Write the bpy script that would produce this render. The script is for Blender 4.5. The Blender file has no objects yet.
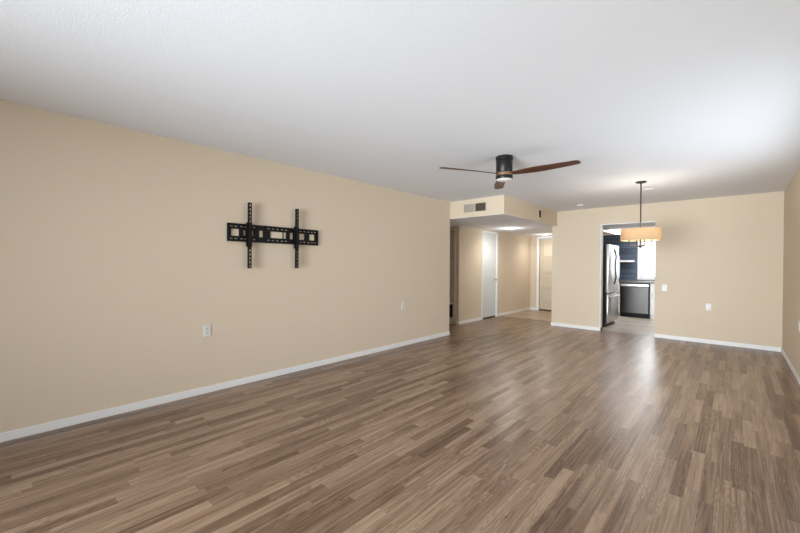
import bpy, bmesh, math, random
from mathutils import Vector, Matrix

random.seed(7)
C = bpy.context.scene.collection
PI = math.pi

# ------------------------------------------------------------------ camera
F_PX, YAW, PITCH, ROLL, CAM_H = 364.356, -0.7411807, -0.0057011, 0.0070154, 1.28956
fw = Vector((math.sin(YAW)*math.cos(PITCH), math.cos(YAW)*math.cos(PITCH), math.sin(PITCH)))
r0 = fw.cross(Vector((0, 0, 1))).normalized(); u0 = r0.cross(fw)
rt = r0*math.cos(ROLL) + u0*math.sin(ROLL)
up = -r0*math.sin(ROLL) + u0*math.cos(ROLL)
cam_data = bpy.data.cameras.new('camera')
cam = bpy.data.objects.new('camera', cam_data); C.objects.link(cam)
m = Matrix((rt, up, -fw)).transposed().to_4x4(); m.translation = (0, 0, CAM_H)
cam.matrix_world = m
cam_data.sensor_width = 36; cam_data.lens = F_PX/800*36
cam_data.clip_start = 0.02
bpy.context.scene.camera = cam

# ------------------------------------------------------------------ light, exposure
W = bpy.data.worlds.new('sky'); bpy.context.scene.world = W; W.use_nodes = True
bg = W.node_tree.nodes['Background']
bg.inputs[0].default_value = (0.86, 0.93, 1.0, 1); bg.inputs[1].default_value = 1.1

def area_light(name, loc, rot, sx, sy, power, col):
    l = bpy.data.lights.new(name, 'AREA'); l.shape = 'RECTANGLE'
    l.size = sx; l.size_y = sy; l.energy = power; l.color = col
    o = bpy.data.objects.new(name, l); C.objects.link(o); o.location = loc; o.rotation_euler = rot
    return o
# daylight through the patio opening behind the camera, and through the kitchen window, plus two added fills
DAY = (0.86, 0.935, 1.0)
a1 = area_light('patio_daylight', (-1.25, -2.92, 1.2), (PI/2, 0, 0), 2.6, 2.1, 122, DAY)
a1.data.spread = math.radians(78)
a2 = area_light('ceiling_bounce_fill', (-1.25, -2.94, 0.6), (math.radians(106), 0, 0), 2.6, 1.0, 12, DAY)  # added fill, tilted up to brighten the ceiling like bounced light
a2.data.spread = math.radians(70)
area_light('added_side_fill', (0.70, 4.2, 1.35), (0, math.radians(106), 0), 1.0, 2.2, 24, DAY)  # added fill from an unseen side opening, lifts the far end
area_light('kitchen_daylight', (-1.3, 11.75, 1.5), (PI/2, 0, PI), 1.1, 1.0, 85, (0.93, 0.97, 1.0))

vs = bpy.context.scene.view_settings
bpy.context.scene.display_settings.display_device = 'sRGB'
vs.view_transform = 'Standard'; vs.look = 'None'; vs.gamma = 1; vs.use_curve_mapping = False
vs.exposure = 0.22

# ------------------------------------------------------------------ materials
def lin(r, g, b):
    f = lambda c: (c/255/12.92) if c/255 <= 0.04045 else ((c/255+0.055)/1.055)**2.4
    return (f(r), f(g), f(b), 1)

def mat(name, col, rough=0.6, metal=0.0, bump=0.0, bscale=200, var=0.0, spec=0.5, emit=None, estr=0):
    mt = bpy.data.materials.new(name); mt.use_nodes = True
    nt = mt.node_tree; b = nt.nodes['Principled BSDF']
    b.inputs['Base Color'].default_value = col
    b.inputs['Roughness'].default_value = rough; b.inputs['Metallic'].default_value = metal
    b.inputs['Specular IOR Level'].default_value = spec
    tc = nt.nodes.new('ShaderNodeTexCoord')
    nz = nt.nodes.new('ShaderNodeTexNoise'); nz.inputs['Scale'].default_value = bscale
    nz.inputs['Detail'].default_value = 3
    nt.links.new(tc.outputs['Object'], nz.inputs['Vector'])
    if bump:
        bp = nt.nodes.new('ShaderNodeBump'); bp.inputs['Strength'].default_value = bump
        bp.inputs['Distance'].default_value = 0.002
        nt.links.new(nz.outputs['Fac'], bp.inputs['Height']); nt.links.new(bp.outputs[0], b.inputs['Normal'])
    if var:
        mx = nt.nodes.new('ShaderNodeMix'); mx.data_type = 'RGBA'
        mx.inputs[6].default_value = [c*(1-var) for c in col[:3]]+[1]
        mx.inputs[7].default_value = [min(1, c*(1+var)) for c in col[:3]]+[1]
        nt.links.new(nz.outputs['Fac'], mx.inputs[0]); nt.links.new(mx.outputs[2], b.inputs['Base Color'])
    if emit:
        b.inputs['Emission Color'].default_value = emit; b.inputs['Emission Strength'].default_value = estr
    return mt

M = {}
M['wall'] = mat('tan_wall_paint', (0.665, 0.56, 0.432, 1), 0.85, bump=0.25, bscale=90, spec=0.2)
M['ceiling'] = mat('cool_white_ceiling_paint', (0.79, 0.81, 0.845, 1), 0.9, bump=0.4, bscale=120, spec=0.2)
M['white'] = mat('white_trim_paint', (0.80, 0.80, 0.79, 1), 0.45, bump=0.03)
M['door_white'] = mat('pale_door_paint', (0.66, 0.70, 0.70, 1), 0.5, bump=0.03)
M['door_cream'] = mat('cream_door_paint', (0.58, 0.50, 0.385, 1), 0.5, bump=0.03)
M['gap'] = mat('gap_shade', (0.03, 0.022, 0.018, 1), 0.8)  # near-black colour that stands in for shade in door gaps
M['hub_wood'] = mat('light_oiled_wood', (0.17, 0.085, 0.04, 1), 0.45, bscale=30, var=0.4)
M['black'] = mat('black_powder_coat', (0.006, 0.006, 0.006, 1), 0.55, bump=0.03, bscale=300, spec=0.2)
M['black_gloss'] = mat('black_satin', (0.009, 0.008, 0.008, 1), 0.42, bump=0.01, spec=0.35)
M['bronze'] = mat('oil_rubbed_bronze', (0.045, 0.027, 0.02, 1), 0.4, metal=0.6, bump=0.02)
M['steel'] = mat('brushed_steel', (0.50, 0.49, 0.48, 1), 0.3, metal=1.0, bump=0.06, bscale=60)
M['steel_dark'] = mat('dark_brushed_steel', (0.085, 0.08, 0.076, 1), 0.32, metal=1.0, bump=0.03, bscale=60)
M['steel_light'] = mat('bright_steel', (0.80, 0.80, 0.81, 1), 0.42, metal=0.8, bump=0.02)
M['charcoal'] = mat('charcoal_side_panel', (0.05, 0.047, 0.045, 1), 0.5, bump=0.04)
M['lens'] = mat('frosted_lens', (0.85, 0.84, 0.82, 1), 0.4)
M['plastic'] = mat('white_plastic', (0.68, 0.67, 0.64, 1), 0.35, bump=0.01)
M['slot'] = mat('dark_slot', (0.10, 0.09, 0.08, 1), 0.6)
M['nickel'] = mat('satin_nickel', (0.45, 0.43, 0.40, 1), 0.3, metal=1.0)
M['vent'] = mat('painted_vent_metal', (0.60, 0.52, 0.42, 1), 0.5)
M['vent_grey'] = mat('greyed_vent_louver', (0.42, 0.38, 0.31, 1), 0.5)
M['vent_dark'] = mat('brown_vent_louver', (0.13, 0.095, 0.065, 1), 0.55)
M['vent_in'] = mat('duct_shade_sheet', (0.03, 0.025, 0.02, 1), 0.8)  # near-black colour that stands in for shade behind the louvers
M['cabinet'] = mat('white_cabinet_paint', (0.78, 0.78, 0.77, 1), 0.4)
M['counter'] = mat('grey_brown_granite', (0.16, 0.145, 0.135, 1), 0.2, bscale=180, var=0.5)
M['lamp_on'] = mat('lit_lamp_lens', (0.9, 0.9, 0.88, 1), 0.4, emit=(1, 0.93, 0.84, 1), estr=9)
M['panel_on'] = mat('lit_kitchen_panel', (0.9, 0.9, 0.9, 1), 0.5, emit=(1.0, 0.98, 0.96, 1), estr=6)
M['bulb'] = mat('lit_bulb', (0.9, 0.8, 0.6, 1), 0.4, emit=(1, 0.75, 0.45, 1), estr=8)

def node(nt, typ, **kw):
    n = nt.nodes.new(typ)
    for k, v in kw.items(): setattr(n, k, v)
    return n
def mathn(nt, op, a, b=None, c=None):
    n = nt.nodes.new('ShaderNodeMath'); n.operation = op
    for i, v in enumerate((a, b, c)):
        if v is None: continue
        if isinstance(v, (int, float)): n.inputs[i].default_value = v
        else: nt.links.new(v, n.inputs[i])
    return n.outputs[0]

def plank_mat(name, cols, width, length, along='Y', rough=0.3, groove=0.35, grain=1.0, warm_knots=True):
    mt = bpy.data.materials.new(name); mt.use_nodes = True; nt = mt.node_tree
    b = nt.nodes['Principled BSDF']; L = nt.links
    tc = node(nt, 'ShaderNodeTexCoord'); sp = node(nt, 'ShaderNodeSeparateXYZ'); L.new(tc.outputs['Object'], sp.inputs[0])
    X, Y = (sp.outputs[0], sp.outputs[1]) if along == 'Y' else (sp.outputs[1], sp.outputs[0])
    u = mathn(nt, 'DIVIDE', X, width); row = mathn(nt, 'FLOOR', u); fu = mathn(nt, 'FRACT', u)
    wn = node(nt, 'ShaderNodeTexWhiteNoise', noise_dimensions='1D'); L.new(row, wn.inputs['W'])
    off = mathn(nt, 'MULTIPLY', wn.outputs['Value'], 7.31)
    ln = mathn(nt, 'MULTIPLY_ADD', wn.outputs['Value'], length*0.5, length*0.75)
    v = mathn(nt, 'ADD', mathn(nt, 'DIVIDE', Y, ln), off)
    cell = mathn(nt, 'FLOOR', v); fv = mathn(nt, 'FRACT', v)
    cv = node(nt, 'ShaderNodeCombineXYZ'); L.new(row, cv.inputs[0]); L.new(cell, cv.inputs[1])
    wc = node(nt, 'ShaderNodeTexWhiteNoise', noise_dimensions='3D'); L.new(cv.outputs[0], wc.inputs['Vector'])
    # grain
    gc = node(nt, 'ShaderNodeCombineXYZ')
    L.new(mathn(nt, 'MULTIPLY', X, 85), gc.inputs[0]); L.new(mathn(nt, 'MULTIPLY', Y, 1.9), gc.inputs[1])
    L.new(mathn(nt, 'MULTIPLY', wc.outputs['Value'], 37.0), gc.inputs[2])
    g = node(nt, 'ShaderNodeTexNoise'); g.inputs['Scale'].default_value = 1; g.inputs['Detail'].default_value = 5
    g.inputs['Roughness'].default_value = 0.65; g.inputs['Distortion'].default_value = 0.6
    L.new(gc.outputs[0], g.inputs['Vector'])
    # cathedral figure
    wcx = node(nt, 'ShaderNodeCombineXYZ')
    L.new(mathn(nt, 'MULTIPLY', X, 14), wcx.inputs[0]); L.new(mathn(nt, 'MULTIPLY', Y, 1.6), wcx.inputs[1])
    L.new(mathn(nt, 'MULTIPLY', wc.outputs['Value'], 91.0), wcx.inputs[2])
    wv = node(nt, 'ShaderNodeTexNoise'); wv.inputs['Scale'].default_value = 1; wv.inputs['Detail'].default_value = 1
    L.new(wcx.outputs[0], wv.inputs['Vector'])
    rings = mathn(nt, 'SINE', mathn(nt, 'MULTIPLY', wv.outputs['Fac'], 100))
    # combined value
    val = mathn(nt, 'MULTIPLY_ADD', mathn(nt, 'SUBTRACT', g.outputs['Fac'], 0.5), 2.2*grain, mathn(nt, 'MULTIPLY_ADD', wc.outputs['Value'], 0.66, 0.17))
    val = mathn(nt, 'MULTIPLY_ADD', rings, mathn(nt, 'MULTIPLY', mathn(nt, 'FRACT', mathn(nt, 'MULTIPLY', wc.outputs['Value'], 13.7)), 0.15*grain), val)
    val = mathn(nt, 'MULTIPLY_ADD', mathn(nt, 'SUBTRACT', wv.outputs['Fac'], 0.5), 0.7*grain, val)
    cr = node(nt, 'ShaderNodeValToRGB'); e = cr.color_ramp.elements
    while len(e) < len(cols): e.new(0.5)
    for i, (p_, c_) in enumerate(cols): e[i].position = p_; e[i].color = c_
    L.new(val, cr.inputs[0])
    # joints
    du = mathn(nt, 'MULTIPLY', mathn(nt, 'MINIMUM', fu, mathn(nt, 'SUBTRACT', 1, fu)), width)
    dv = mathn(nt, 'MULTIPLY', mathn(nt, 'MINIMUM', fv, mathn(nt, 'SUBTRACT', 1, fv)), ln)
    d = mathn(nt, 'MINIMUM', du, dv)
    edge = mathn(nt, 'SUBTRACT', 1, mathn(nt, 'MINIMUM', mathn(nt, 'DIVIDE', d, 0.0012), 1))
    mx = node(nt, 'ShaderNodeMix', data_type='RGBA'); mx.blend_type = 'MULTIPLY'
    L.new(mathn(nt, 'MULTIPLY', edge, groove), mx.inputs[0]); L.new(cr.outputs[0], mx.inputs[6])
    mx.inputs[7].default_value = (0.25, 0.2, 0.17, 1)
    src = mx.outputs[2]
    if warm_knots:
        kc = node(nt, 'ShaderNodeCombineXYZ')
        L.new(mathn(nt, 'MULTIPLY', X, 11), kc.inputs[0]); L.new(mathn(nt, 'MULTIPLY', Y, 5), kc.inputs[1])
        vo = node(nt, 'ShaderNodeTexVoronoi'); vo.inputs['Scale'].default_value = 1
        L.new(kc.outputs[0], vo.inputs['Vector'])
        sc = node(nt, 'ShaderNodeSeparateXYZ'); L.new(vo.outputs['Color'], sc.inputs[0])
        k = mathn(nt, 'MULTIPLY', mathn(nt, 'LESS_THAN', vo.outputs['Distance'], 0.07), mathn(nt, 'GREATER_THAN', sc.outputs[0], 0.62))
        mk = node(nt, 'ShaderNodeMix', data_type='RGBA'); mk.blend_type = 'MULTIPLY'
        L.new(mathn(nt, 'MULTIPLY', k, 0.6), mk.inputs[0]); L.new(src, mk.inputs[6]); mk.inputs[7].default_value = (0.25, 0.18, 0.13, 1)
        src = mk.outputs[2]
    L.new(src, b.inputs['Base Color'])
    rr = mathn(nt, 'MULTIPLY_ADD', g.outputs['Fac'], 0.08, rough-0.04); L.new(rr, b.inputs['Roughness'])
    bp = node(nt, 'ShaderNodeBump'); bp.inputs['Strength'].default_value = 0.14; bp.inputs['Distance'].default_value = 0.0015
    hh = mathn(nt, 'MULTIPLY_ADD', edge, -1.2, g.outputs['Fac']); L.new(hh, bp.inputs['Height']); L.new(bp.outputs[0], b.inputs['Normal'])
    return mt

M['floor'] = plank_mat('oak_laminate_strips',
    [(0.0, (0.098, 0.052, 0.030, 1)), (0.3, (0.175, 0.104, 0.064, 1)), (0.65, (0.256, 0.166, 0.107, 1)), (1.0, (0.355, 0.248, 0.168, 1))],
    0.0655, 0.74, 'Y', rough=0.31)
M['floor_kitchen'] = plank_mat('pale_kitchen_planks',
    [(0.0, (0.33, 0.285, 0.25, 1)), (0.5, (0.50, 0.45, 0.40, 1)), (1.0, (0.66, 0.61, 0.56, 1))],
    0.15, 0.9, 'X', rough=0.3, groove=0.25, warm_knots=False)
M['floor_entry'] = plank_mat('warm_entry_planks',
    [(0.0, (0.27, 0.19, 0.13, 1)), (0.5, (0.38, 0.28, 0.2, 1)), (1.0, (0.46, 0.36, 0.27, 1))],
    0.15, 0.9, 'X', rough=0.35, groove=0.25, warm_knots=False)

def shiplap_mat():
    mt = bpy.data.materials.new('navy_shiplap'); mt.use_nodes = True; nt = mt.node_tree; L = nt.links
    b = nt.nodes['Principled BSDF']; tc = node(nt, 'ShaderNodeTexCoord'); sp = node(nt, 'ShaderNodeSeparateXYZ')
    L.new(tc.outputs['Object'], sp.inputs[0])
    z = mathn(nt, 'DIVIDE', sp.outputs[2], 0.135); row = mathn(nt, 'FLOOR', z); f = mathn(nt, 'FRACT', z)
    g = node(nt, 'ShaderNodeTexNoise'); gc = node(nt, 'ShaderNodeCombineXYZ')
    L.new(mathn(nt, 'MULTIPLY', sp.outputs[0], 3), gc.inputs[0]); L.new(mathn(nt, 'MULTIPLY', sp.outputs[2], 22), gc.inputs[1]); L.new(row, gc.inputs[2])
    g.inputs['Scale'].default_value = 1; L.new(gc.outputs[0], g.inputs['Vector'])
    wn = node(nt, 'ShaderNodeTexWhiteNoise', noise_dimensions='1D'); L.new(row, wn.inputs['W'])
    v = mathn(nt, 'ADD', mathn(nt, 'MULTIPLY', g.outputs['Fac'], 0.6), mathn(nt, 'MULTIPLY', wn.outputs['Value'], 0.4))
    cr = node(nt, 'ShaderNodeValToRGB'); cr.color_ramp.elements[0].color = (0.018, 0.028, 0.048, 1); cr.color_ramp.elements[1].color = (0.085, 0.13, 0.20, 1)
    cr.color_ramp.elements[0].position = 0.2; cr.color_ramp.elements[1].position = 0.8
    L.new(v, cr.inputs[0])
    e = mathn(nt, 'LESS_THAN', f, 0.06)
    mx = node(nt, 'ShaderNodeMix', data_type='RGBA'); L.new(e, mx.inputs[0]); L.new(cr.outputs[0], mx.inputs[6]); mx.inputs[7].default_value = (0.006, 0.009, 0.015, 1)
    L.new(mx.outputs[2], b.inputs['Base Color']); b.inputs['Roughness'].default_value = 0.4
    return mt
M['shiplap'] = shiplap_mat()

def walnut_mat():
    mt = bpy.data.materials.new('walnut_blade'); mt.use_nodes = True; nt = mt.node_tree; L = nt.links
    b = nt.nodes['Principled BSDF']; tc = node(nt, 'ShaderNodeTexCoord'); mp = node(nt, 'ShaderNodeMapping')
    mp.inputs['Scale'].default_value = (2.5, 45, 45); L.new(tc.outputs['Object'], mp.inputs[0])
    g = node(nt, 'ShaderNodeTexNoise'); g.inputs['Scale'].default_value = 1; g.inputs['Detail'].default_value = 4; L.new(mp.outputs[0], g.inputs['Vector'])
    cr = node(nt, 'ShaderNodeValToRGB'); cr.color_ramp.elements[0].color = (0.032, 0.012, 0.007, 1); cr.color_ramp.elements[1].color = (0.115, 0.045, 0.024, 1)
    cr.color_ramp.elements[0].position = 0.3; cr.color_ramp.elements[1].position = 0.7
    L.new(g.outputs['Fac'], cr.inputs[0]); L.new(cr.outputs[0], b.inputs['Base Color']); b.inputs['Roughness'].default_value = 0.4
    return mt
M['walnut'] = walnut_mat()

def shade_mat():
    mt = bpy.data.materials.new('parchment_shade'); mt.use_nodes = True; nt = mt.node_tree; L = nt.links
    nt.nodes.remove(nt.nodes['Principled BSDF']); out = nt.nodes['Material Output']
    d = node(nt, 'ShaderNodeBsdfDiffuse'); d.inputs[0].default_value = (0.62, 0.50, 0.33, 1)
    t = node(nt, 'ShaderNodeBsdfTranslucent'); t.inputs[0].default_value = (0.50, 0.38, 0.245, 1)
    nz = node(nt, 'ShaderNodeTexNoise'); nz.inputs['Scale'].default_value = 40
    mx = node(nt, 'ShaderNodeMixShader'); f = mathn(nt, 'MULTIPLY_ADD', nz.outputs['Fac'], 0.1, 0.45)
    L.new(f, mx.inputs[0]); L.new(d.outputs[0], mx.inputs[1]); L.new(t.outputs[0], mx.inputs[2]); L.new(mx.outputs[0], out.inputs[0])
    return mt
M['shade'] = shade_mat()

# ------------------------------------------------------------------ mesh helpers
class MB:
    def __init__(s): s.bm = bmesh.new()
    def box(s, x0, x1, y0, y1, z0, z1, bevel=0):
        r = bmesh.ops.create_cube(s.bm, size=1)
        vs_ = r['verts']
        bmesh.ops.scale(s.bm, verts=vs_, vec=(x1-x0, y1-y0, z1-z0))
        bmesh.ops.translate(s.bm, verts=vs_, vec=((x0+x1)/2, (y0+y1)/2, (z0+z1)/2))
        if bevel:
            es = list({e for v in vs_ for e in v.link_edges})
            bmesh.ops.bevel(s.bm, geom=es, offset=bevel, segments=2, profile=0.5, affect='EDGES')
        return s
    def cyl(s, p0, p1, r, r1=None, seg=24):
        p0 = Vector(p0); p1 = Vector(p1); d = p1-p0
        q = d.to_track_quat('Z', 'Y')
        rr = bmesh.ops.create_cone(s.bm, cap_ends=True, cap_tris=False, segments=seg, radius1=r, radius2=r if r1 is None else r1, depth=d.length)
        bmesh.ops.transform(s.bm, matrix=Matrix.Translation((p0+p1)/2) @ q.to_matrix().to_4x4(), verts=rr['verts'])
        return s
    def lathe(s, prof, cx=0, cy=0, seg=40):   # prof: list of (r, z)
        rings = []
        for r, z in prof:
            if r <= 1e-6: rings.append([s.bm.verts.new((cx, cy, z))])
            else: rings.append([s.bm.verts.new((cx+r*math.cos(2*PI*k/seg), cy+r*math.sin(2*PI*k/seg), z)) for k in range(seg)])
        for a, b in zip(rings, rings[1:]):
            for k in range(seg):
                j = (k+1) % seg
                vs_ = [a[k % len(a)], a[j % len(a)], b[j % len(b)], b[k % len(b)]]
                u = []
                for v in vs_:
                    if v not in u: u.append(v)
                if len(u) > 2: s.bm.faces.new(u)
        return s
    def tube(s, pts, r, seg=10):
        pts = [Vector(p) for p in pts]; rings = []
        for i, p in enumerate(pts):
            t = (pts[min(i+1, len(pts)-1)]-pts[max(i-1, 0)]).normalized()
            a = t.cross(Vector((0, 1, 0.01))); a = a.normalized() if a.length > 1e-4 else Vector((1, 0, 0)); b = t.cross(a)
            rings.append([s.bm.verts.new(p+a*r*math.cos(2*PI*k/seg)+b*r*math.sin(2*PI*k/seg)) for k in range(seg)])
        for A, B in zip(rings, rings[1:]):
            for k in range(seg): s.bm.faces.new((A[k], A[(k+1) % seg], B[(k+1) % seg], B[k]))
        s.bm.faces.new(rings[0]); s.bm.faces.new(rings[-1])
        return s
    def plate(s, axis, t0, t1, u0, u1, v0, v1, holes=()):
        """slab normal to axis from t0 to t1, spanning u (x or y) and v (z), with rectangular holes"""
        us = sorted({u0, u1} | {h for q in holes for h in q[:2] if u0 < h < u1})
        vs_ = sorted({v0, v1} | {h for q in holes for h in q[2:] if v0 < h < v1})
        def occ(i, j):
            if i < 0 or j < 0 or i >= len(us)-1 or j >= len(vs_)-1: return False
            cu = (us[i]+us[i+1])/2; cvv = (vs_[j]+vs_[j+1])/2
            return not any(q[0] < cu < q[1] and q[2] < cvv < q[3] for q in holes)
        cache = {}
        def V(i, j, t):
            k = (i, j, t)
            if k not in cache:
                co = {'x': (t, us[i], vs_[j]), 'y': (us[i], t, vs_[j]), 'z': (us[i], vs_[j], t)}[axis]
                cache[k] = s.bm.verts.new(co)
            return cache[k]
        for i in range(len(us)-1):
            for j in range(len(vs_)-1):
                if not occ(i, j): continue
                for t in (t0, t1): s.bm.faces.new((V(i, j, t), V(i+1, j, t), V(i+1, j+1, t), V(i, j+1, t)))
                for di, dj, a, b in ((-1, 0, (i, j), (i, j+1)), (1, 0, (i+1, j), (i+1, j+1)), (0, -1, (i, j), (i+1, j)), (0, 1, (i, j+1), (i+1, j+1))):
                    if not occ(i+di, j+dj):
                        s.bm.faces.new((V(*a, t0), V(*b, t0), V(*b, t1), V(*a, t1)))
        return s
    def build(s, name, material, parent=None, smooth=False, origin=None):
        bmesh.ops.recalc_face_normals(s.bm, faces=s.bm.faces[:])
        me = bpy.data.meshes.new(name)
        if origin is not None: bmesh.ops.translate(s.bm, verts=s.bm.verts[:], vec=[-c for c in origin])
        s.bm.to_mesh(me); s.bm.free()
        me.materials.append(material)
        if smooth:
            for p_ in me.polygons: p_.use_smooth = True
            try: me.set_sharp_from_angle(angle=math.radians(40))
            except Exception: pass
        o = bpy.data.objects.new(name, me); C.objects.link(o)
        if origin is not None: o.location = origin
        if parent: o.parent = parent
        return o

def struct(name, mb, material, parent=None):
    o = mb.build(name, material, parent)
    if parent is None: o['kind'] = 'structure'
    return o
def tag(o, label, cat, group=None):
    o['label'] = label; o['category'] = cat
    if group: o['group'] = group
    return o
def thing(name, label, cat, loc=(0, 0, 0), rotz=0, group=None):
    o = bpy.data.objects.new(name, None); C.objects.link(o); o.empty_display_size = 0.05
    o.location = loc; o.rotation_euler = (0, 0, rotz)
    return tag(o, label, cat, group)

# ------------------------------------------------------------------ the room shell
H = 2.44; HL = 2.13                 # main ceiling, lowered ceiling
XL, XR, YB, YR = -3.85, 0.556, 8.0, -2.7
XS = -2.785                         # side of the dropped soffit
XP = -2.887                         # end of the back partition
XH, YE = -4.37, 10.42               # hall wall, entry wall
YF = 5.56                           # front of the soffit / end of the left wall
YK = 11.3                           # kitchen back wall

fl = MB().box(-6.0, XR+.12, YR-.12, 8.06, -0.1, 0).box(-6.0, XP+.06, 8.06, 8.5, -0.1, 0)
struct('floor', fl, M['floor'])
struct('floor', MB().box(XP+.06, XR+.12, 8.06, YK+.1, -0.1, 0), M['floor_kitchen'])
struct('floor', MB().box(XH-.1, XP+.06, 8.5, YE+.1, -0.1, 0.0), M['floor_entry'])
struct('trim_1', MB().box(XH, XP, 8.485, 8.515, 0, 0.004), mat('seam_strip', (0.16, 0.09, 0.06, 1), 0.4))
struct('trim_2', MB().box(-1.93, -1.052, 8.10, 8.125, 0, 0.003), mat('threshold_strip', (0.22, 0.19, 0.16, 1), 0.4))

struct('ceiling', MB().box(-6.0, XR+.12, YR-.12, YF, H, H+.1).box(XS, XR+.12, YF, YB+.12, H, H+.1), M['ceiling'])
struct('ceiling', MB().box(-6.0, XS, YF, YE+.1, HL-.001, HL+.0015).box(-6, XS-.1, YF+.1, YE+.1, HL+.0015, HL+.1), M['ceiling'])
struct('ceiling', MB().box(XP+.12, XR+.12, YB+.12, YK+.1, HL, HL+.1), M['ceiling'])

struct('wall_left', MB().plate('x', XL-.12, XL, YR-.12, YF, 0, H), M['wall'])
struct('wall_right', MB().plate('x', XR, XR+.12, YR-.12, YK+.1, 0, H, [(3.0, 5.4, 0.8, 1.95)]), M['wall'])
struct('wall_back', MB().plate('y', YB, YB+.12, XP, XR, 0, H, [(-1.945, -1.052, -1, 2.108)]), M['wall'])
struct('wall_rear', MB().plate('y', YR-.12, YR, XL, XR, 0, H, [(-2.6, 0.1, 0.05, 2.25)]), M['wall'])
struct('wall_soffit', MB().box(-6.0, XS, YF, YF+.1, HL+.0015, H).box(XS-.1, XS, YF+.1, YB, HL+.0015, H), M['wall'])
struct('wall_hall', MB().plate('x', XH-.1, XH, 6.66, YE+.1, 0, HL, [(7.67, 8.35, -1, 2.06)]), M['wall'])
struct('wall_entry', MB().plate('y', YE, YE+.1, XH, XP, 0, HL, [(-4.115, -3.2, -1, 2.05)]), M['wall'])
struct('wall_partition', MB().box(XP, XP+.12, YB+.12, YK+.1, 0, H), M['wall'])
struct('wall_corridor', MB().plate('y', 6.66, 6.76, -6.0, XH-.1, 0, HL, [(-5.3, -4.49, 0.08, 2.06)]), M['wall'])
struct('wall_corridor_near', MB().box(-6.0, XL-.12, YF-.12, YF, 0, HL), M['wall'])
struct('wall_corridor_end', MB().box(-6.1, -6.0, YF-.12, 6.76, 0, HL), M['wall'])
struct('wall_kitchen', MB().plate('y', YK, YK+.1, XP+.12, XR, 0, HL, [(-1.80, -0.85, 0.99, 2.0)]), M['shiplap'])

# opening liners and baseboards
struct('trim_3', MB().box(-1.945, -1.93, YB-.004, YB+.124, 0, 2.108).box(-1.93, -1.052, YB-.002, YB+.124, 2.094, 2.108), M['white'])
BH, BT = 0.066, 0.012
def baseboard(name, *boxes):
    mb = MB()
    for b in boxes: mb.box(*b, 0, BH, bevel=0.003)
    struct(name, mb, M['white'])
baseboard('baseboard_left', (XL, XL+BT, YR, YF+BT), (XL-.12, XL+BT, YF, YF+BT))
baseboard('baseboard_right', (XR-BT, XR, YR, YB))
baseboard('baseboard_back', (XP-BT, -1.945, YB-BT, YB), (-1.052, XR-BT, YB-BT, YB), (XP-BT, XP, YB, YB+.5), (-1.945, -1.93, YB-BT, YB+.12))
baseboard('baseboard_hall', (XH, XH+BT, 6.66-BT, 7.62), (XH, XH+BT, 8.40, YE), (-4.42, XH+BT, 6.66-BT, 6.66))
baseboard('baseboard_entry', (XH, -4.18, YE-BT, YE))

# patio opening behind the camera
mb = MB(); mb.plate('y', YR-.10, YR-.04, -2.6, 0.1, 0.05, 2.25, [(-2.54, -1.28, 0.11, 2.19), (-1.22, 0.04, 0.11, 2.19)])
w = struct('window_2', mb, M['white'])
struct('added_side_window', MB().plate('x', XR+.04, XR+.10, 3.0, 5.4, 0.8, 1.95, [(3.05, 4.17, .85, 1.9), (4.23, 5.35, .85, 1.9)]), M['white'])  # unseen side window, added to let the side fill in

# ------------------------------------------------------------------ doors
def knob(parent, p, d, name='door_handle'):
    p = Vector(p); d = Vector(d); mb = MB()
    mb.cyl(p, p+d*0.008, 0.028); mb.cyl(p+d*0.008, p+d*0.045, 0.010, seg=14); mb.cyl(p+d*0.04, p+d*0.062, 0.020, 0.027); mb.cyl(p+d*0.062, p+d*0.075, 0.027, 0.016)
    return mb.build(name, M['nickel'], parent, smooth=True)

d1 = struct('door_1', MB().box(XH-.05, XH-.012, 7.685, 8.335, 0.03, 2.045, bevel=0.002), M['door_white'])
MB().box(XH-.10, XH+.014, 7.625, 7.675, 0, 2.10, bevel=.003).box(XH-.10, XH+.014, 8.345, 8.395, 0, 2.10, bevel=.003).box(XH-.10, XH+.014, 7.675, 8.345, 2.055, 2.10, bevel=.003).build('door_frame', M['white'], d1)
MB().box(XH-.09, XH-.03, 7.675, 8.345, 0, 0.028).build('door_gap_shade', M['gap'], d1)  # dark strip painted as the shade under the door
knob(d1, (XH-.012, 8.27, 0.93), (1, 0, 0))
for z in (0.28, 1.02, 1.80):
    MB().cyl((XH-.004, 7.682, z-.045), (XH-.004, 7.682, z+.045), 0.007, seg=12).box(XH-.014, XH-.010, 7.69, 7.715, z-.045, z+.045).build('hinge', M['nickel'], d1)

d2 = MB(); d2.box(-4.105, -3.205, YE+.025, YE+.065, 0.035, 2.04, bevel=.002)
d2 = struct('door_2', d2, M['door_cream'])
for x0, x1 in ((-4.03, -3.70), (-3.61, -3.28)):
    for z0, z1 in ((0.14, 0.25), (0.29, 0.56), (0.60, 1.01), (1.05, 1.47), (1.51, 1.95)):
        pm = MB()
        pm.plate('y', YE+.017, YE+.025, x0, x1, z0, z1, [(x0+.018, x1-.018, z0+.018, z1-.018)])
        pm.box(x0+.035, x1-.035, YE+.016, YE+.025, z0+.03, z1-.03, bevel=.004)
        pm.build('door_panel', M['door_cream'], d2)
MB().box(-4.185, -4.115, YE-.016, YE+.10, 0, 2.12, bevel=.003).box(-3.2, -3.13, YE-.016, YE+.10, 0, 2.12, bevel=.003).box(-4.115, -3.2, YE-.016, YE+.10, 2.05, 2.12, bevel=.003).build('door_frame', M['white'], d2)
MB().box(-4.11, -3.2, YE+.01, YE+.08, 0, 0.034).build('door_gap_shade', M['gap'], d2)  # dark strip painted as the shade below the entry door
knob(d2, (-3.27, YE+.025, 0.95), (0, -1, 0))

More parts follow.
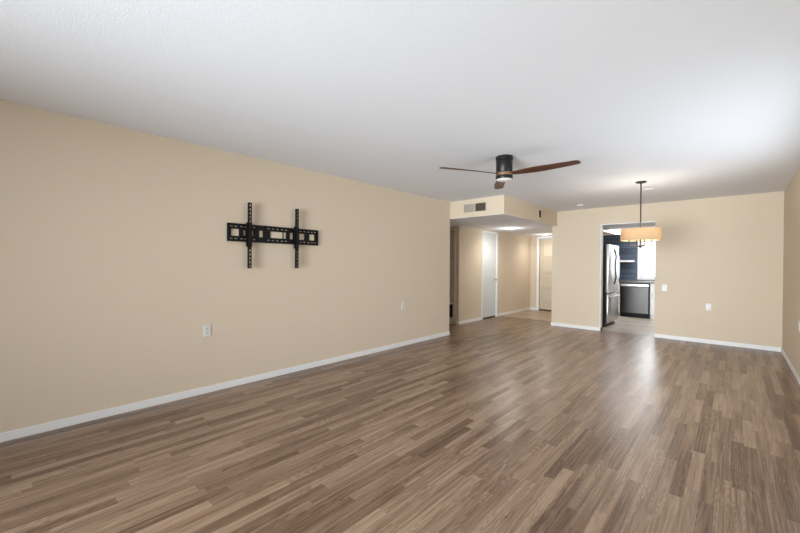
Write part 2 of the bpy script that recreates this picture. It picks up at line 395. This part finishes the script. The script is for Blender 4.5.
d3 = struct('door_3', MB().box(-5.24, -4.535, 6.68, 6.715, 0.49, 2.02, bevel=.002), M['wall'])
MB().plate('y', 6.648, 6.76, -5.30, -4.455, 0.08, 2.085, [(-5.255, -4.515, 0.13, 2.035)]).build('door_frame', M['wall'], d3)
MB().box(-5.255, -4.515, 6.65, 6.74, 0.42, 0.475, bevel=.003).build('door_rail', M['white'], d3)
MB().box(-5.27, -4.50, 6.74, 6.755, 0.1, 2.05).build('gap_shade_sheet', M['gap'], d3)  # dark sheet that paints the shade in the gap round the leaf
g = MB()
for i in range(9): g.box(-5.25, -4.52, 6.668, 6.70, 0.145+i*.03, 0.153+i*.03)
g.build('return_grille', M['vent_dark'], d3)

# ------------------------------------------------------------------ kitchen window with its blind
win = struct('window_1', MB().plate('y', YK+.02, YK+.07, -1.80, -0.85, 0.99, 2.0, [(-1.755, -1.345, 1.035, 1.955), (-1.305, -0.895, 1.035, 1.955)]), M['white'])
gl = bpy.data.materials.new('window_glass'); gl.use_nodes = True
gb = gl.node_tree.nodes['Principled BSDF']; gb.inputs['Transmission Weight'].default_value = 1; gb.inputs['Roughness'].default_value = 0; gb.inputs['IOR'].default_value = 1.02
MB().box(-1.76, -1.34, YK+.043, YK+.047, 1.03, 1.96).box(-1.31, -0.89, YK+.043, YK+.047, 1.03, 1.96).build('window_pane', gl, win)
MB().plate('y', YK-.015, YK, -1.86, -0.79, 0.93, 2.06, [(-1.80, -0.85, 0.99, 2.0)]).box(-1.87, -0.78, YK-.05, YK, 0.965, 0.99).build('window_casing', M['white'], win)

bl = thing('window_blind', 'white horizontal slat blind hanging in the bright kitchen window', 'blind', (-1.325, YK-.03, 2.0))
M['slat'] = mat('white_blind_slat', (0.72, 0.73, 0.75, 1), 0.5)
MB().box(-.47, .47, -.025, .02, -.045, 0.0, bevel=.003).build('headrail', M['slat'], bl)
first = None
for i in range(14):
    if first is None:
        sm = MB(); sm.box(-.462, .462, -.031, .031, -.0015, .0015)
        first = sm.build('slat', M['slat'], bl); o = first
    else:
        o = first.copy(); C.objects.link(o); o.parent = bl
    o.location = (0, -.010, -.085-i*.0635); o.rotation_euler = (math.radians(42), 0, 0)
MB().box(-.465, .465, -.022, .018, -.99, -.970, bevel=.003).build('bottom_rail', M['slat'], bl)
for x in (-.33, .33): MB().cyl((x, -.028, -.98), (x, -.028, -.03), .0015, seg=6).build('ladder_cord', M['slat'], bl)

# ------------------------------------------------------------------ kitchen units
CF = 10.68   # cabinet fronts
def cabinet(x0, x1, fronts, label, handle=True):
    t = thing('base_cabinet', label, 'cabinet', ((x0+x1)/2, CF, 0)); hw = (x1-x0)/2
    MB().box(-hw, hw, 0.02, YK-CF-.001, 0.10, 0.868).box(-hw, hw, 0.07, YK-CF-.001, 0.0, 0.10).build('body', M['cabinet'], t)
    for kind, z0, z1 in fronts:
        f = MB().plate('y', -0.002, 0.018, -hw+.004, hw-.004, z0, z1, [(-hw+.055, hw-.055, z0+.045, z1-.045)]).box(-hw+.05, hw-.05, 0.008, 0.018, z0+.04, z1-.04).build(kind, M['cabinet'], t)
        if kind == 'drawer': MB().cyl((-.05, -.03, (z0+z1)/2), (.05, -.03, (z0+z1)/2), .005, seg=10).cyl((-.04, -.03, (z0+z1)/2), (-.04, 0, (z0+z1)/2), .004, seg=8).cyl((.04, -.03, (z0+z1)/2), (.04, 0, (z0+z1)/2), .004, seg=8).build('handle', M['nickel'], f)
        else: MB().cyl((-hw+.04, -.03, z1-.18), (-hw+.04, -.03, z1-.06), .005, seg=10).cyl((-hw+.04, -.03, z1-.17), (-hw+.04, 0, z1-.17), .004, seg=8).cyl((-hw+.04, -.03, z1-.07), (-hw+.04, 0, z1-.07), .004, seg=8).build('handle', M['nickel'], f)
    return t
cabinet(-2.65, -2.138, [('drawer', 0.11, 0.36), ('drawer', 0.37, 0.61), ('drawer', 0.62, 0.86)], 'white kitchen base cabinet of three drawers left of the dishwasher')
cabinet(-1.492, -0.95, [('door', 0.11, 0.69), ('drawer', 0.70, 0.86)], 'white kitchen base cabinet with door and drawer right of the dishwasher')
tag(MB().box(-2.66, XR-.002, CF-.03, YK-.001, 0.87, 0.91, bevel=.005).build('countertop', M['counter'], origin=(-1.0, 11, 0.87)), 'dark grey brown stone countertop running above the dishwasher', 'countertop')

t = thing('dishwasher', 'stainless steel dishwasher under the dark kitchen countertop', 'dishwasher', (-1.815, CF, 0))
hw = .318
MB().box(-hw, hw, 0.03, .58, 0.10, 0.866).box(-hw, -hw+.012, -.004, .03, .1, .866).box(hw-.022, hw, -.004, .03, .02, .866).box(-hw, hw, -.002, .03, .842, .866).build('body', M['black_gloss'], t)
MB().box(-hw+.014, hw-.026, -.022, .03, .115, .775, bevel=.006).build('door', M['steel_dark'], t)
cp = MB().box(-hw+.014, hw-.026, -.026, .03, .782, .838, bevel=.006).build('control_panel', M['steel_light'], t)
MB().box(-.07, .07, -.030, -.02, .762, .785, bevel=.004).build('handle_recess', M['black_gloss'], t)
MB().box(-hw, hw, .03, .06, 0.0, .10).build('toe_kick', M['black'], t)

t = thing('refrigerator', 'tall stainless french door refrigerator with bowed handles beside the kitchen opening', 'refrigerator', (-1.93, 9.05, 0))
MB().box(-.78, -.07, -.455, .455, .03, 1.735, bevel=.004).build('cabinet', M['charcoal'], t)
for s in (-1, 1):
    y0, y1 = (-.455, -.003) if s < 0 else (.003, .455)
    dm = MB().box(-.062, .0, y0, y1, .715, 1.745, bevel=.014)
    dr = dm.build('door', M['steel_light'], t, smooth=True)
    pts = []
    for k in range(17):
        q = -1+k/8; b_ = (1-q*q)
        pts.append((.012+(.05 if s < 0 else .075)*min(1, b_*1.6), s*(.02+(.12 if s < 0 else .05)*b_), 1.27+.37*q))
    pts = [(-.005, pts[0][1], pts[0][2])]+pts+[(-.005, pts[-1][1], pts[-1][2])]
    MB().tube(pts, .013).build('handle', M['steel_dark' if s < 0 else 'steel_light'], dr, smooth=True)  # paired handles; light and shade put in as pale and dark steel
dr = MB().box(-.062, .0, -.455, .455, .075, .70, bevel=.014).build('freezer_drawer', M['steel'], t, smooth=True)
MB().tube([(-.005, -.38, .64), (.04, -.37, .64), (.052, 0, .64), (.04, .37, .64), (-.005, .38, .64)], .011).build('handle', M['steel_light'], dr, smooth=True)
MB().box(-.74, -.075, -.44, .44, 0, .032).build('base_grille', M['black'], t)

tag(MB().box(-2.62, -1.93, 11.06, YK-.001, 1.395, 1.44, bevel=.003).build('wall_shelf', M['white'], origin=(-2.27, 11.2, 1.395)), 'white floating shelf on the navy plank kitchen wall', 'shelf')

t = thing('ceiling_light_panel', 'bright flat light panel in the kitchen ceiling', 'ceiling light', (-1.65, 10.0, HL))
MB().plate('z', -.03, -.001, -.62, .62, -.75, .75, [(-.58, .58, -.71, .71)]).build('frame', M['white'], t)
MB().box(-.58, .58, -.71, .71, -.02, -.004).build('diffuser', M['panel_on'], t)

# ------------------------------------------------------------------ television wall mount
t = thing('television_wall_mount', 'black metal television wall mount bare on the tan wall', 'television mount', (XL, 2.12, 1.612))
ph = []
yz = lambda a, b, c, d: ph.append((a-2.12, b-2.12, c-1.612, d-1.612))
for a, b in ((1.603, 1.684), (1.905, 1.948), (2.036, 2.188), (2.197, 2.230), (2.279, 2.318), (2.405, 2.474), (2.545, 2.618)): yz(a, b, 1.577, 1.650)
yz(1.730, 1.752, 1.585, 1.642); yz(1.826, 1.838, 1.585, 1.642)
for zc in (1.548, 1.678):
    for a in (1.590, 1.635, 1.697, 1.738, 1.835, 2.000, 2.052, 2.108, 2.165, 2.215, 2.412, 2.462, 2.518, 2.568, 2.612):
        yz(a, a+.030, zc-.005, zc+.005)
MB().plate('x', 0.004, 0.010, -.553, .543, -.090, .090, ph).build('wall_plate', M['black'], t)
MB().box(.004, .030, -.556, .546, .086, .094, bevel=.001).build('rail', M['black'], t)
MB().box(.004, .030, -.556, .546, -.094, -.086, bevel=.001).build('rail', M['black'], t)
for ye in (-.553, .540): MB().box(.0, .026, ye-.004, ye+.004, -.094, .094).build('end_plate', M['black'], t)
for y in (-.5, -.1, .16, .45):
    for z in (-.068+.0, .068): MB().cyl((.01, y, z*.62), (.016, y, z*.62), .007, seg=6).build('bolt', M['black_gloss'], t)
for yc in (-.340, .228):
    hl = [(yc-.005, yc+.005, -.366+i*.042, -.366+i*.042+.026) for i in range(5)] + [(yc-.005, yc+.005, .112+i*.042, .112+i*.042+.026) for i in range(5)]
    a = MB().plate('x', .060, .063, yc-.017, yc+.017, -.376, .323, hl)
    a.plate('y', yc-.017, yc-.014, .036, .0599, -.376, .323).plate('y', yc+.014, yc+.017, .036, .0599, -.376, .323)
    a = a.build('upright_arm', M['black'], t)
    MB().box(.030, .036, yc-.030, yc+.030, -.147, .113, bevel=.001).box(.0301, .058, yc-.030, yc-.026, -.147, .113).box(.0301, .058, yc+.019, yc+.023, -.147, .113).build('bracket', M['black'], a)
    MB().cyl((.045, yc, -.147), (.045, yc, -.162), .008, seg=10).build('lock_screw', M['black_gloss'], a)

# ------------------------------------------------------------------ electrical plates
def outlet(loc, rotz, label, kind='outlet', group=None):
    t = thing('wall_outlet' if kind == 'outlet' else 'light_switch', label, kind if kind == 'outlet' else 'switch', loc, rotz)
    MB().box(-.036, .036, -.0065, 0, -.058, .058, bevel=.003).build('cover_plate', M['plastic'], t)
    if kind == 'outlet':
        for z in (-.021, .021):
            r_ = MB().box(-.017, .017, -.0085, -.006, z-.015, z+.015, bevel=.001).build('receptacle', M['plastic'], t)
            MB().box(-.008, -.005, -.0092, -.008, z-.003, z+.008).box(.005, .008, -.0092, -.008, z-.003, z+.008).cyl((0, -.0092, z-.009), (0, -.008, z-.009), .003, seg=8).build('socket_slot', M['slot'], r_)
        MB().cyl((0, -.0075, 0), (0, -.006, 0), .003, seg=8).build('screw', M['nickel'], t)
    else:
        MB().box(-.017, .017, -.010, -.006, -.034, .034, bevel=.002).build('rocker', M['plastic'], t)
        for z in (-.047, .047): MB().cyl((0, -.0075, z), (0, -.006, z), .003, seg=8).build('screw', M['nickel'], t)
    return t
outlet((XL, 1.375, .620), PI/2, 'white electrical outlet low on the left wall under the television mount')
outlet((XL, 4.28, .633), PI/2, 'small white electrical outlet far along the left wall near the hall')
outlet((-.907, YB, .905), 0, 'white light switch on back wall right of the kitchen opening', 'switch')
outlet((-.303, YB, .612), 0, 'white electrical outlet on the back wall left of the right corner')
outlet((XR, 6.06, .626), -PI/2, 'white electrical outlet on the right side wall at the photo edge')

# ------------------------------------------------------------------ air vents
t = thing('air_vent', 'wide two-part air register on the front of the dropped ceiling', 'vent', (-3.328, YF, 2.288))
MB().plate('y', -.008, 0, -.235, .225, -.082, .082, [(-.22, -.008, -.068, .068), (.008, .21, -.068, .068)]).build('frame', M['vent'], t)
MB().box(-.22, .21, -.0015, -.0005, -.068, .068).build('duct_shade', M['vent_in'], t)  # flat dark sheet, paints the shade behind the louvers
g = MB()
for i in range(20): g.box(-.219+i*.0106, -.219+i*.0106+.0085, -.007, -.002, -.068, .068)
g.build('vertical_louvers', M['vent_grey'], t)
g = MB()
for i in range(6): g.box(.008, .21, -.007, -.002, -.062+i*.0225, -.062+i*.0225+.010)
g.build('horizontal_louvers', M['vent_dark'], t)
t = thing('air_vent', 'small narrow air grille on the long side of the dropped ceiling', 'vent', (XS, 7.055, 2.288), PI/2)
MB().plate('y', -.008, 0, -.085, .085, -.09, .09, [(-.062, .062, -.07, .07)]).build('frame', M['vent'], t)
MB().box(-.062, .062, -.0015, -.0005, -.07, .07).build('duct_shade', M['vent_in'], t)  # thin dark sheet in place of the shaded duct
g = MB()
for i in range(5): g.box(-.062, .062, -.007, -.002, -.062+i*.027, -.062+i*.027+.009)
g.build('louvers', M['vent_dark'], t)

# ------------------------------------------------------------------ ceiling fixtures
def downlight(x, y, label, power, col=(1, .9, .78), r=.085):
    t = thing('recessed_light', label, 'ceiling light', (x, y, HL-.001))
    MB().lathe([(r, -.0), (r+.022, 0), (r+.022, -.006), (r, -.010), (r, 0)]).build('trim_ring', M['white'], t, smooth=True)
    MB().lathe([(0, -.006), (r, -.006), (r, -.001), (0, -.001)]).build('lens', M['lamp_on'], t)
    l = bpy.data.lights.new('downlight_fill', 'POINT'); l.energy = power; l.color = col; l.shadow_soft_size = .05
    lo = bpy.data.objects.new('downlight_fill', l); C.objects.link(lo); lo.parent = t; lo.location = (0, 0, -.15)  # added point below the flush lens, brightens the lowered ceiling
    l = bpy.data.lights.new('downlight_beam', 'SPOT'); l.energy = power*10; l.color = col; l.spot_size = math.radians(165); l.spot_blend = .9; l.shadow_soft_size = .085
    lo = bpy.data.objects.new('downlight_beam', l); C.objects.link(lo); lo.parent = t; lo.location = (0, 0, -.02)
downlight(-3.76, 7.81, 'round recessed light in the lowered hall ceiling before the pale door', 5, (1, .97, .93))
downlight(-3.76, 9.90, 'round recessed light in the lowered ceiling near the entry door', 3.2, (1, .97, .92))

t = thing('smoke_detector', 'small round white smoke detector on the ceiling near the back wall', 'smoke detector', (-2.157, 7.40, H))
MB().lathe([(0, -.018), (.045, -.018), (.055, -.014), (.060, -.006), (.062, 0), (0, 0)]).build('housing', M['ceiling'], t, smooth=True)
t = thing('ceiling_cover_plate', 'round white ceiling cover plate behind the pendant lamp', 'cover plate', (-.95, 6.54, H))
MB().lathe([(0, -.012), (.055, -.012), (.066, -.006), (.068, 0), (0, 0)]).build('plate', M['white'], t, smooth=True)

# ceiling fan
FC = (-1.806, 3.603)
t = thing('ceiling_fan', 'three blade walnut ceiling fan with black cylinder motor flush to the ceiling', 'ceiling fan', (*FC, H))
MB().lathe([(0, 0), (.087, 0), (.090, -.004), (.090, -.036), (.086, -.040), (0, -.040)]).build('canopy', M['black_gloss'], t, smooth=True)
MB().lathe([(0, -.040), (.083, -.040), (.085, -.044), (.085, -.168), (.082, -.172), (0, -.172)]).build('motor_housing', M['black_gloss'], t, smooth=True)
MB().lathe([(0, -.172), (.086, -.173), (.088, -.178), (.088, -.200), (.086, -.204), (0, -.204)]).build('blade_hub', M['hub_wood'], t, smooth=True)
MB().lathe([(0, -.204), (.086, -.205), (.088, -.210), (.088, -.236), (.085, -.242), (0, -.242)]).build('light_housing', M['black_gloss'], t, smooth=True)
MB().lathe([(0, -.258), (.045, -.256), (.072, -.250), (.083, -.242), (.078, -.238), (0, -.238)]).build('light_lens', M['lens'], t, smooth=True)
def blade_mesh():
    bm = bmesh.new(); n = 44; rings = []
    for i in range(n+1):
        q = i/n; r = .05+.70*q
        ch = .050+.080*math.sin(min(1, q*1.8)*PI/2) - .022*max(0, q-.5)/.5
        if q > .955: ch *= math.sqrt(max(0.02, 1-((q-.955)/.045)**2*.8))
        tw = -math.radians(12*(1-q)+6.5)
        th = .012*(1-.45*q); off = .012*math.sin(q*PI)
        ring = []
        for k in range(12):
            a = 2*PI*k/12; y = ch/2*math.cos(a); z = th/2*math.sin(a)
            ring.append(bm.verts.new((r, off+y*math.cos(tw)-z*math.sin(tw), y*math.sin(tw)+z*math.cos(tw))))
        rings.append(ring)
    for A, B in zip(rings, rings[1:]):
        for k in range(12): bm.faces.new((A[k], A[(k+1) % 12], B[(k+1) % 12], B[k]))
    bm.faces.new(rings[0]); bm.faces.new(rings[-1]); bmesh.ops.recalc_face_normals(bm, faces=bm.faces[:])
    me = bpy.data.meshes.new('blade'); bm.to_mesh(me); bm.free(); me.materials.append(M['walnut'])
    for p_ in me.polygons: p_.use_smooth = True
    return me
bme = blade_mesh()
for k in range(3):
    o = bpy.data.objects.new('blade', bme); C.objects.link(o); o.parent = t
    o.location = (0, 0, -.185); o.rotation_euler = (0, 0, math.radians(1.4+120*k))

# pendant
PC = (-.94, 5.88)
t = thing('pendant_lamp', 'warm cream drum shade pendant lamp on a dark rod before the kitchen opening', 'pendant lamp', (*PC, H), math.radians(0))
MB().lathe([(0, 0), (.064, 0), (.064, -.010), (.054, -.018), (.012, -.024), (0, -.024)]).build('canopy', M['bronze'], t, smooth=True)
MB().cyl((0, 0, -.02), (0, 0, -.885), .0085, seg=16).build('rod', M['bronze'], t, smooth=True)
zt, zb, R_ = -.645, -.800, .234
sh = MB()
sh.lathe([(R_, zt), (R_, zb), (R_-.003, zb), (R_-.003, zt), (R_, zt)], seg=64)
sh = sh.build('lamp_shade', M['shade'], t, smooth=True)
MB().lathe([(R_+.002, zb-.001), (R_+.002, zb+.006), (R_-.005, zb+.006), (R_-.005, zb-.001), (R_+.002, zb-.001)], seg=64).build('shade_rim', M['shade'], sh, smooth=True)
MB().cyl((-R_+.003, 0, zt-.01), (R_-.003, 0, zt-.01), .003, seg=8).cyl((0, -R_+.003, zt-.01), (0, R_-.003, zt-.01), .003, seg=8).build('shade_spider', M['bronze'], sh)
zz = -.875
base_ang = YAW   # view azimuth; arms are turned to show one wide and one narrow pair
for k in range(4):
    ang = math.radians(27.7+90*k)
    dx, dy = math.cos(ang), math.sin(ang)
    ar = MB().cyl((0, 0, zz), (dx*.137, dy*.137, zz), .006, seg=10).cyl((dx*.137, dy*.137, zz-.006), (dx*.137, dy*.137, zb+.03), .006, seg=10).build('arm', M['bronze'], t, smooth=True)
    MB().lathe([(0, zb+.03), (.016, zb+.03), (.014, zb+.075), (0, zb+.075)], dx*.137, dy*.137, seg=16).build('socket', M['bronze'], ar)
    MB().lathe([(0, zb+.075), (.012, zb+.08), (.016, zb+.1), (.009, zb+.125), (0, zb+.135)], dx*.137, dy*.137, seg=14).build('bulb', M['bulb'], ar, smooth=True)
    l = bpy.data.lights.new('pendant_bulb_light', 'POINT'); l.energy = 3.1; l.color = (1, .91, .80); l.shadow_soft_size = .03
    lo = bpy.data.objects.new('pendant_bulb_light', l); C.objects.link(lo); lo.parent = t; lo.location = (dx*.10, dy*.10, zb+.125)
MB().lathe([(0, zz-.03), (.012, zz-.022), (.018, zz-.005), (.014, zz+.012), (0, zz+.014)], seg=16).build('finial', M['bronze'], t, smooth=True)
